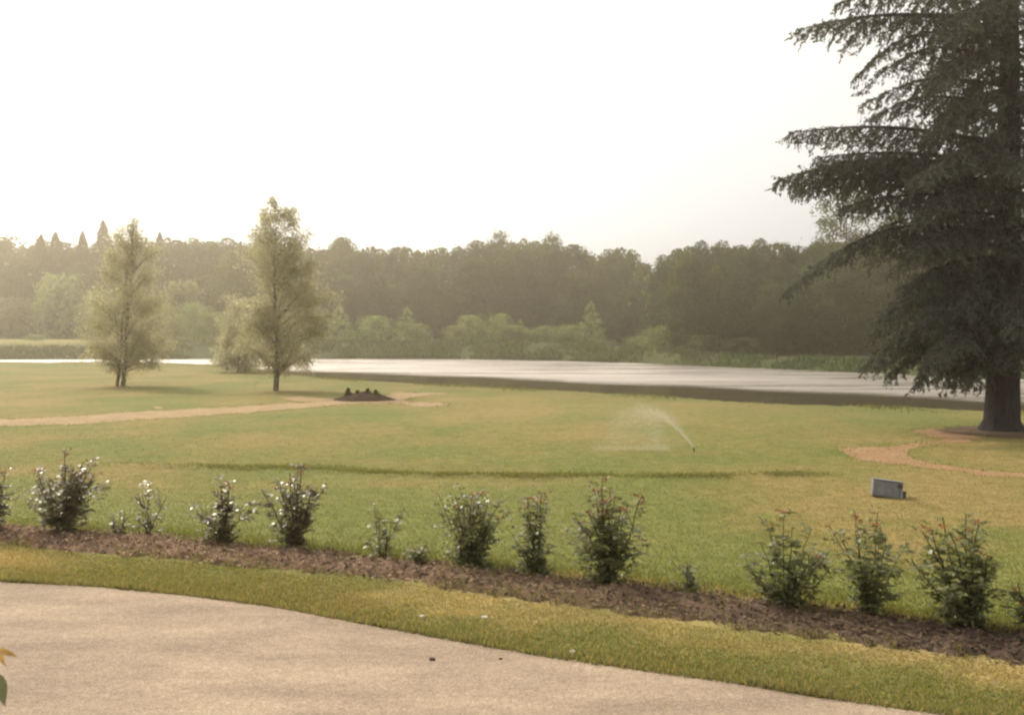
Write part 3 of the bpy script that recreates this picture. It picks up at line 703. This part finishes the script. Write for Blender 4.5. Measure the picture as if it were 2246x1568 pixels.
# ------------------------------------------------------------------ woods beyond the pond
def crown_cards(H, W, base, lobes, n, size, shape='round', airy=False, loose=None):
    """leaf clumps over overlapping lobes of one crown, with loose leaves through the whole envelope"""
    def env(q):
        q = np.asarray(q, float)
        if shape == 'cone': return W * .5 * np.clip(1 - q, 0, 1) ** .72 + .01
        if shape == 'dome': return W * .5 * np.sqrt(np.clip(1 - np.clip((q - .42) / .58, 0, 1) ** 2.4, .01, 1)) * (.74 + .26 * np.clip(q / .45, 0, 1))
        return W * .5 * np.sin(PI * np.clip(.14 + .82 * q, 0, .97)) ** .6
    c, o = [], []
    if not airy:
        k = int(n * (loose if loose is not None else .75 if shape == 'cone' else .26)); q = rng.random(k) ** (1.5 if shape == 'cone' else 1.0); a = rng.uniform(0, 2 * PI, k)
        rr = env(q) * rng.uniform(.25, 1, k) ** .5 * (.72 + .5 * fbm(a * 2.2 + 9, q * H * .55, 13))
        c.append(np.stack([np.cos(a) * rr, np.sin(a) * rr, base + (H - base) * q], 1)); o.append(np.stack([np.cos(a), np.sin(a), np.full(k, .3)], 1))
        n = n - k
    if shape != 'cone':
        for j in range(lobes):
            q = (j + rng.random()) / lobes
            a = j * 2.399 + rng.normal(0, .4); rr = float(env(q)) * rng.uniform(.35, .85)
            ctr = np.array([rr * math.cos(a), rr * math.sin(a), base + (H - base) * (.04 + .90 * q)])
            r = (.20 if not airy else .12) * W * rng.uniform(.55, 1.5) * (1 - .42 * q)
            m_ = max(8, int(n / lobes)); d = rng.normal(0, .62, (m_, 3)) * [1, 1, 1.0]
            c.append(ctr + d * r); o.append(unit(d))
    else:
        m_ = n; k = lobes * 3; q = rng.random(k) ** 1.2; a = rng.uniform(0, 2 * PI, k); rr = env(q) * .9
        ctr = np.stack([np.cos(a) * rr, np.sin(a) * rr, base + (H - base) * q], 1); w_ = rng.integers(0, k, m_)
        c.append(ctr[w_] + rng.normal(0, .10, (m_, 3)) * W * [1, 1, .35] * (1.08 - q[w_])[:, None] - np.array([0, 0, .3]) * rng.random((m_, 1))); o.append(np.tile([0, 0, 1.], (m_, 1)))
    c = np.concatenate(c); o = np.concatenate(o); ok = c[:, 2] < H; c, o = c[ok], o[ok]; k = len(c)
    c[:, 2] = np.maximum(c[:, 2], .05)
    L = size * rng.uniform(.55, 1.5, k) * (np.clip(1.45 - c[:, 2] / H, .6, 1) if shape == 'cone' else 1)
    return cards(c, rdir(k) + [0, 0, -.3], L, L * .65, .15, o * .8 + rdir(k))
def trunk_mesh(H, r):
    mb = MB(); n = 9; u = np.linspace(0, 1, n); p = np.stack([.15 * np.sin(u * 3), .1 * np.cos(u * 4), u * H * .9 - .3], 1)
    mb.add(*tube(p, r * (1 - u * .9), 7))
    for j in range(7):
        q = .25 + .6 * j / 7; s = np.array([np.interp(q, u, p[:, m]) for m in range(3)]); a = j * 2.4; L = H * .22 * (1.1 - q)
        mb.add(*tube(np.stack([s, s + [math.cos(a) * L * .6, math.sin(a) * L * .6, L * .5], s + [math.cos(a) * L, math.sin(a) * L, L * 1.1]]), [r * .4, r * .25, r * .08], 5))
    return mb.mesh('trunk', M['bark'], True)
def proto(H, W, base, lobes, n, size, shape, mat, airy=False, r=.22, loose=None):
    return trunk_mesh(H, r), MB().add(*crown_cards(H, W, base, lobes, n, size, shape, airy, loose)).mesh('crown', mat), H, W
PW = [proto(20, w, .2, l, 9000, .36, s, M['wood']) for w, b, l, s in ((8.5, 1.5, 34, 'dome'), (7.5, 1, 30, 'round'), (9.5, 2, 40, 'dome'), (7, 1.5, 30, 'dome'), (8, 1, 36, 'round'))]
PR = [proto(15, w, .15, l, 9000, .28, s, M['woodr']) for w, b, l, s in ((7.5, .6, 34, 'dome'), (6.5, .5, 30, 'round'), (8.5, .6, 40, 'dome'))]
PA = [proto(20, 9.5, 3, 64, 9000, .24, 'dome', M['woodr'], True), proto(20, 8, 3, 50, 5200, .28, 'round', M['wood'], True)]
PS = [proto(20, 5.5, .8, 60, 13000, .34, 'cone', M['spruce'])]
PB = [proto(5, w, .05, l, 3200, .19, s, M['shrub'], False, .08, .15) for w, l, s in ((4.6, 18, 'dome'), (4.0, 16, 'round'), (5.5, 22, 'dome'))]
PC = [proto(6, 4.4, .05, 22, 2800, .19, 'cone', M['shrub'], False, .08, .3)]
def place(pr, name, label, cat, group, x, y, h, w, z=None, rz=None):
    tm, cm, H, W = pr
    t = thing(name, label, cat, (x, y, height(x, y) - .1 if z is None else z), rng.uniform(0, 6.28) if rz is None else rz, group)
    sx = w / W; t.scale = (sx, sx, h / H)
    link('trunk', tm, t); link('crown', cm, t)
    return t

SKY = table([(-400, 520), (0, 522), (60, 530), (205, 530), (260, 524), (330, 530), (400, 532), (470, 521), (530, 527), (620, 530), (690, 542), (720, 536), (755, 524), (800, 540), (850, 546), (920, 549),
             (1000, 546), (1050, 524), (1100, 520), (1150, 528), (1210, 524), (1250, 534), (1300, 552), (1350, 541), (1392, 546), (1416, 582), (1440, 548), (1490, 540), (1540, 527),
             (1580, 516), (1640, 522), (1700, 528), (1800, 520), (1900, 520), (2000, 530), (2300, 520), (2700, 520)])
DEP = table([(-600, 200), (0, 196), (700, 190), (1300, 180), (1405, 172), (1430, 142), (1500, 132), (1700, 124), (2000, 116), (2300, 108), (2800, 100)])
SEG = [(180, 'wood left of the three stemmed young tree'), (380, 'wood behind the three stemmed young tree'), (545, 'wood between the two young trees'), (700, 'wood behind the forked young tree'),
       (1010, 'wood just right of the forked young tree'), (1300, 'middle of the wood where the skyline rises'), (1420, 'wood just left of the notch in the skyline'), (1750, 'nearer wood between skyline notch and big conifer'), (9999, 'nearer wood behind the boughs of the big conifer')]
TONE = ['hazy brown tree in the ', 'hazy buff tree in the ', 'hazy brown green tree in the ', 'olive brown tree in the ', 'olive green tree in the ', 'dark olive tree in the ', 'dark tree in the ', 'grey green leafy tree in the ', 'dark grey tree in the ']
def wood_tree(px, dD, frac, wpx, first=None):
    D = float(DEP(px)) + dD; p = P(px, 740, D); x = p[0]; z = float(height(x, D)); top = float(SKY(px))
    ztop = EYE + D * (740 - top) / F; h = (ztop - z) * frac
    sg = next(q for q, (lim, _) in enumerate(SEG) if px < lim)
    prs = PR if px > 1415 else PW
    place(prs[rng.integers(len(prs))], 'woodland_tree', TONE[sg] + SEG[sg][1], 'tree', 'trees of the far wood: ' + SEG[sg][1], x, D, h, wpx * D / F)
# front row (lower) and the skyline row
px = -60
while px < 2330:
    if not 1398 < px < 1428: wood_tree(px + rng.normal(0, 6), rng.uniform(-6, 3), rng.uniform(.50, .90), rng.uniform(95, 150))
    px += rng.uniform(50, 66)
px = -40
while px < 2330:
    if not 1396 < px < 1436: wood_tree(px, rng.uniform(7, 12), rng.uniform(.93, 1.03), rng.uniform(78, 120))
    px += rng.uniform(36, 48)
# distinct trees
def lone(pr, px, top, wpx, dD, name, label, cat='tree', group=None):
    D = float(DEP(px)) + dD; x = P(px, 740, D)[0]; z = float(height(x, D)); h = EYE + D * (740 - top) / F - z
    return place(pr, name, label, cat, group, x, D, h, wpx * D / F, z)
lone(PW[3], 1412, 578, 84, 6, 'woodland_tree', 'low dark tree filling the notch in the skyline')
lone(PA[0], 1858, 402, 215, 4, 'woodland_tree', 'tall airy tree rising above the wood beside the big conifer')
lone(PA[0], 1960, 452, 150, 6, 'woodland_tree', 'airy tree whose top shows between the lower boughs of the big conifer')
lone(PA[1], 1095, 500, 105, 6, 'woodland_tree', 'tree with the highest thin crown in the middle of the skyline')
lone(PA[1], 1212, 505, 100, 6, 'woodland_tree', 'second high thin crown in the middle skyline, right of the highest')
lone(PW[0], 756, 522, 110, 5, 'woodland_tree', 'round domed tree on the skyline right of the forked young tree')
for px, top, w, lb in ((228, 484, 112, 'tallest pointed spruce on the left skyline'), (183, 508, 92, 'pointed spruce just left of the tallest spruce'), (124, 510, 112, 'broader spruce second from the left on the skyline'),
                       (92, 514, 92, 'leftmost small spruce tip on the skyline'), (352, 510, 92, 'small spruce tip right of the three stemmed young tree')):
    lone(PS[0], px, top, w, 4, 'spruce_tree', lb, 'spruce', 'spruces on the left skyline')
# wood behind, one mass
mb = MB()
for px in np.arange(-150, 2500, 26):
    D = float(DEP(px)) + rng.uniform(16, 26)
    if 1385 < px < 1445: continue
    x = P(px, 740, D)[0]; h = (EYE + D * (740 - float(SKY(px)) - 12) / F) * rng.uniform(.86, .97); v, f = crown_cards(h, 8, .5, 16, 1100, .8, 'dome')
    mb.add(v + [x, D, float(height(x, D))], f)
tag(mb.build('woodland', M['wood']), 'mass of dark wood seen through the gaps behind the far trees', 'wood', kind='stuff')
# shrubs along the far bank
SH = [(745, 752, 670, 62, 'C', 'pointed pale shrub on the far bank right of the forked young tree'), (818, 756, 695, 74, 'B', 'rounded pale shrub right of the pointed one on the far bank'),
      (893, 752, 677, 62, 'C', 'taller pointed shrub left of a dark round bush on the far bank'), (915, 758, 710, 58, 'B', 'dark round bush at the foot of a taller pointed shrub'),
      (998, 762, 714, 46, 'B', 'small egg shaped shrub at the left end of the central shrub row'), (1036, 756, 694, 62, 'B', 'pale shrub second in the central shrub row'), (1096, 756, 690, 66, 'B', 'highest pale shrub left in the central shrub row'),
      (1128, 764, 714, 84, 'B', 'dark low bush in front of the central shrub row'), (1142, 758, 702, 44, 'C', 'thin pale sapling right in the central shrub row'), (1196, 770, 716, 86, 'B', 'broad rounded bush in the right half of the central shrub row'),
      (1248, 772, 714, 80, 'B', 'broad dark bush left of the tall pale pointed shrub'), (1296, 764, 664, 62, 'C', 'tall pale pointed shrub at the right end of the central shrub row'), (1325, 782, 748, 60, 'B', 'low bush right of the tall pale pointed shrub'),
      (1455, 788, 716, 110, 'B', 'wide shrub under the notch in the skyline, right of the dark hollow'), (1398, 782, 738, 60, 'B', 'little shrub by the dark hollow under the skyline notch'), (1545, 790, 736, 100, 'B', 'dark spreading shrub at the water right of the wide shrub'),
      (425, 776, 668, 84, 'B', 'pale bush between the two young trees, behind the water'), (468, 772, 688, 60, 'B', 'smaller bush between the two young trees near the willow'), (404, 720, 620, 90, 'B', 'rounded tree top behind the pale bush between the young trees'),
      (130, 742, 606, 104, 'B', 'tall rounded bushy tree at the edge of the yellow field'), (24, 738, 655, 130, 'B', 'dark rounded bush at the left edge of the yellow field'), (76, 757, 733, 44, 'B', 'small round bush standing out on the yellow field'),
      (218, 752, 640, 90, 'B', 'bush behind the left side of the three stemmed young tree'), (345, 768, 668, 80, 'B', 'bush behind the right side of the three stemmed young tree'), (665, 756, 660, 76, 'B', 'bush behind the right side of the forked young tree'), (1640, 790, 742, 90, 'B', 'low grey bush before the nearer wood on the right bank')]
for px, pb, top, w, kd, lb in SH:
    x = P(px, 740, 160)[0]
    D = 162.0
    for it in range(6):
        x = P(px, 740, D)[0]; D = max(float(water_far(x)) + (14 if px < 1350 else 9), min(float(DEP(px)) - 5, D)); 
    if px == 76: D = float(water_far(x)) + 14
    if px in (404, 130, 24): D = float(DEP(px)) - 9
    x = P(px, 740, D)[0]; z = float(height(x, D)); h = EYE + D * (740 - top) / F - z
    pr = PC[0] if kd == 'C' else PB[rng.integers(3)]
    place(pr, 'shrub', lb, 'shrub', 'shrubs on the far bank', x, D, h * 1.06, w * D / F * 1.2, z - .05)

# ------------------------------------------------------------------ soil heap with clumps
b = G(790, 881); t = MB()
nu, nv = 44, 16; a = np.linspace(0, 2 * PI, nu, endpoint=False); r = np.linspace(0, 1, nv)
A, Rr = np.meshgrid(a, r); WX, WY, HZ = 1.38, .95, .42
mx_ = np.cos(A) * Rr * WX * (1 + .12 * np.sin(A * 3)); my_ = np.sin(A) * Rr * WY
mz = HZ * (np.clip(1 - Rr ** 1.1, 0, 1)) ** .9 * (.7 + .6 * fbm(mx_ * 2.2 + 5, my_ * 2.2, 91)) + .06 * (fbm(mx_ * 6, my_ * 6, 92) - .5) - .05 * Rr
i = np.arange(nv - 1)[:, None] * nu; j = np.arange(nu)[None]; jn = (j + 1) % nu
f = np.stack([i + j, i + nu + j, i + nu + jn, i + jn], -1).reshape(-1, 4)
o = t.add(np.stack([mx_, my_, mz], -1), f).build('soil_heap', M['mound']); o.location = b + [0, .9, 0]
tag(o, 'low heap of dark brown soil at the end of the left path', 'soil heap')
for px, top, w, lb in ((764, 851, .16, 'leftmost dark clump on top of the soil heap'), (785, 858, .15, 'lower dark clump second from the left on the soil heap'), (806, 853, .16, 'pointed dark clump third from the left on the soil heap'), (824, 857, .14, 'rightmost dark clump on the soil heap')):
    p = P(px, 868, b[1] + .9); k = (868 - top) * b[1] / F * .8 + .08
    t = thing('plant_clump', lb, 'plant', (p[0], p[1], .18), 0, 'clumps on the soil heap')
    n = 150; h_ = rng.random(n) ** 1.4; aa = rng.uniform(0, 6.28, n); rr = w * 1.25 * (1 - .75 * h_) * rng.random(n) ** .5 * (1 + .5 * np.sin(aa * 3 + px))
    MB().add(*cards(np.stack([np.cos(aa) * rr, np.sin(aa) * rr, h_ * k], 1), rdir(n) + [0, 0, .9], .13, .04)).build('leaves', M['wood'], t)
    MB().add(*tube(np.array([[0, 0, -.1], [.01, 0, k * .5], [0, .01, k * .9]]), [.03, .02, .008], 5)).build('stem', M['bark'], t)

# ------------------------------------------------------------------ sprinkler
b = G(1522, 991)
t = thing('sprinkler', 'lawn sprinkler throwing a pale jet of water to the left', 'sprinkler', b)
MB().add(*tube(np.array([[0, 0, -.02], [0, 0, .02], [0, 0, .05]]), [.016, .014, .014], 10)).build('riser', M['metal_dk'], t, True)
hd = MB().add(*tube(np.array([[0, 0, .05], [0, 0, .055], [0, 0, .085], [0, 0, .095]]), [.014, .022, .022, .008], 12)); hd.add(*tube(np.array([[.005, 0, .07], [-.03, .01, .095]]), [.008, .006], 8)); hd.build('nozzle', M['metal_dk'], t, True)
k = 19000
ph = rng.random(k) ** .75; spread = rng.random(k)
vx = -2.75 + rng.normal(0, .10, k) + 1.15 * (spread ** 3.5); vz = 4.15 + rng.normal(0, .12, k); vy = rng.normal(.8, .25, k)
T = .92 * ph
slow = 1 / (1 + .35 * T)
x = vx * T * slow * 1.15; y = vy * T; z = .095 + vz * T - 4.9 * T * T * (.9 + .35 * rng.random(k))
jit = .010 + .13 * ph ** 1.3
c = np.stack([x, y, z], 1) + rng.normal(0, 1, (k, 3)) * jit[:, None]
keep = (c[:, 2] > .02) & (rng.random(k) < np.clip(1.05 - .75 * ph, 0, 1)); c = c[keep]
# the thin veil falling and the wisp along the grass
k2 = 3000; q = rng.random(k2); c2 = np.stack([rng.normal(-.80, .16, k2) * (1 + .1 * q), rng.normal(.5, .25, k2), .05 + .75 * q], 1)
k3 = 2600; c3_ = np.stack([-.55 - 1.75 * rng.random(k3) ** 1.3, rng.normal(.3, .25, k3), np.abs(rng.normal(.05, .035, k3))], 1)
k4 = 3600; c4 = np.stack([-.2 - 1.7 * rng.random(k4) ** .9, rng.normal(.4, .3, k4), .05 + .85 * rng.random(k4)], 1); c4 = c4[c4[:, 2] < .15 + 1.05 * np.minimum(1, -c4[:, 0])]
c = np.concatenate([c, c2, c3_, c4]); n = len(c)
L = rng.uniform(.006, .015, n)
MB().add(*cards(c, rdir(n), L, L * .8, .2)).build('water_jet', M['drops'], t)

# ------------------------------------------------------------------ grey metal box
def rbox(cx, cy, cz, sx, sy, sz, bev):
    import bmesh
    bm = bmesh.new(); bmesh.ops.create_cube(bm, size=1)
    for v_ in bm.verts: v_.co = (v_.co.x * sx + cx, v_.co.y * sy + cy, v_.co.z * sz + cz)
    bmesh.ops.bevel(bm, geom=bm.edges[:], offset=bev, segments=2, affect='EDGES', profile=.6)
    return bm
def bmobj(name, bms, mat, parent):
    import bmesh
    me = bpy.data.meshes.new(name); bm = bmesh.new()
    for q in bms:
        tmp = bpy.data.meshes.new('tmp'); q.to_mesh(tmp); bm.from_mesh(tmp); bpy.data.meshes.remove(tmp); q.free()
    bm.to_mesh(me); bm.free(); me.materials.append(mat); return link(name, me, parent)
b = G(1950, 1092)
t = thing('utility_box', 'small grey metal box lying tilted on the right lawn', 'box', b + [0, .12, 0], math.radians(-14))
t.rotation_euler = (math.radians(-4), math.radians(6), math.radians(-12))
bmobj('body', [rbox(-.02, 0, .13, .44, .24, .26, .022)], M['metal'], t)
bmobj('lid', [rbox(-.02, 0, .268, .46, .26, .022, .008)], M['metal'], t)
bmobj('end_flange', [rbox(.212, 0, .125, .025, .27, .27, .008)], M['metal_lt'], t)
bmobj('side_bracket', [rbox(.255, -.02, .06, .06, .16, .14, .012)], M['metal_dk'], t)
MB().add(*tube(np.array([[.17, -.135, .21], [.17, -.150, .21], [.17, -.152, .21]]), [.034, .034, .002], 12)).build('socket', M['metal_dk'], t)

# ------------------------------------------------------------------ little stones and clods
def pebble(name, px, py, r, mat, label, cat, group):
    import bmesh
    bm = bmesh.new(); bmesh.ops.create_icosphere(bm, subdivisions=2, radius=r)
    for v_ in bm.verts:
        k = 1 + .5 * (float(fbm(np.array(v_.co.x * 1.2 / r + px), np.array(v_.co.y * 1.2 / r + v_.co.z / r), 3)) - .5); v_.co = (v_.co.x * k * 1.3, v_.co.y * k, v_.co.z * k * .65)
    o = bmobj(name, [bm], mat, None); p = G(px, py); o.location = (p[0], p[1], r * .5); tag(o, label, cat, group)
for a in ((926, 1354, 'pale stone in the grass edge left of the middle'), (1064, 1356, 'pale stone in the grass edge near the middle of the verge'), (1256, 1432, 'pale pebble at the lower edge of the verge on the gravel')):
    pebble('stone', a[0], a[1], .024, M['stone'], a[2], 'stone', 'pale stones by the verge')
for a in ((948, 1448, .022, 'larger dark clod on the open gravel'), (1098, 1446, .014, 'smaller dark clod on the gravel right of the larger one')):
    pebble('soil_clod', a[0], a[1], a[2], M['clod'], a[3], 'clod', 'clods on the gravel')

# ------------------------------------------------------------------ haze over the lawn and the pond
m, nt, out = new_mat('summer_haze')
vs = N(nt, 'ShaderNodeVolumeScatter'); vs.inputs['Color'].default_value = (1, .85, .60, 1); vs.inputs['Density'].default_value = .0021; vs.inputs['Anisotropy'].default_value = .78
nt.links.new(vs.outputs[0], out.inputs['Volume'])
hx, hy0, hy1, hz0, hz1 = 330, -30, 340, -4, 50
v = [(x, y, z) for z in (hz0, hz1) for y in (hy0, hy1) for x in (-hx, hx)]
o = MB().add(v, [[0, 2, 3, 1], [4, 5, 7, 6], [0, 1, 5, 4], [2, 6, 7, 3], [0, 4, 6, 2], [1, 3, 7, 5]]).build('haze', m)
tag(o, 'warm sunlit haze hanging over the lawn, the pond and the wood', kind='structure')

# ------------------------------------------------------------------ sky, sun, camera
SUN_EL, SUN_AZ = math.radians(40), math.radians(-38)
sc = bpy.context.scene
w = bpy.data.worlds.new('World'); sc.world = w; w.use_nodes = True; nt = w.node_tree; nt.nodes.clear()
wo = nt.nodes.new('ShaderNodeOutputWorld'); bg = nt.nodes.new('ShaderNodeBackground'); sk = nt.nodes.new('ShaderNodeTexSky')
sk.sky_type = 'NISHITA'; sk.sun_disc = False; sk.sun_elevation = SUN_EL; sk.sun_rotation = SUN_AZ; sk.air_density = 1.0; sk.dust_density = 6.0; sk.ozone_density = .6
hs = nt.nodes.new('ShaderNodeHueSaturation'); hs.inputs['Saturation'].default_value = .28
ml = mixc(nt, 1.0, hs.outputs[0], (1.0, .95, .86), 'MULTIPLY')
nt.links.new(sk.outputs[0], hs.inputs['Color']); ml = mixc(nt, 1.0, ml, (3.3, 3.05, 2.68), 'ADD'); nt.links.new(ml, bg.inputs[0]); bg.inputs[1].default_value = .15
nt.links.new(bg.outputs[0], wo.inputs[0])
ld = bpy.data.lights.new('sun', 'SUN'); ld.energy = 2.8; ld.angle = math.radians(.6); ld.color = (1, .88, .70)
lo_ = bpy.data.objects.new('sun', ld); C.objects.link(lo_)
sd = Vector((math.sin(SUN_AZ) * math.cos(SUN_EL), math.cos(SUN_AZ) * math.cos(SUN_EL), math.sin(SUN_EL)))
lo_.rotation_euler = sd.to_track_quat('Z', 'Y').to_euler()

cam = bpy.data.cameras.new('camera'); co = bpy.data.objects.new('camera', cam); C.objects.link(co)
co.location = (0, 0, EYE); co.rotation_euler = (PI / 2 - PITCH, 0, 0)
cam.sensor_width = 36; cam.sensor_fit = 'HORIZONTAL'; cam.lens = 36 * F / 2246; cam.clip_end = 4000; cam.clip_start = .05
cam.dof.use_dof = True; cam.dof.focus_distance = 9; cam.dof.aperture_fstop = 4.0
sc.camera = co
sc.view_settings.view_transform = 'Standard'; sc.view_settings.look = 'None'; sc.view_settings.exposure = 0; sc.view_settings.gamma = 1
sc.render.engine = 'CYCLES'
cy = sc.cycles
cy.max_bounces = 6; cy.diffuse_bounces = 3; cy.glossy_bounces = 2; cy.transmission_bounces = 4; cy.transparent_max_bounces = 8; cy.volume_bounces = 0
cy.sample_clamp_indirect = 4; cy.sample_clamp_direct = 12; cy.use_denoising = True; cy.filter_width = 2.3
cy.caustics_reflective = False; cy.caustics_refractive = False
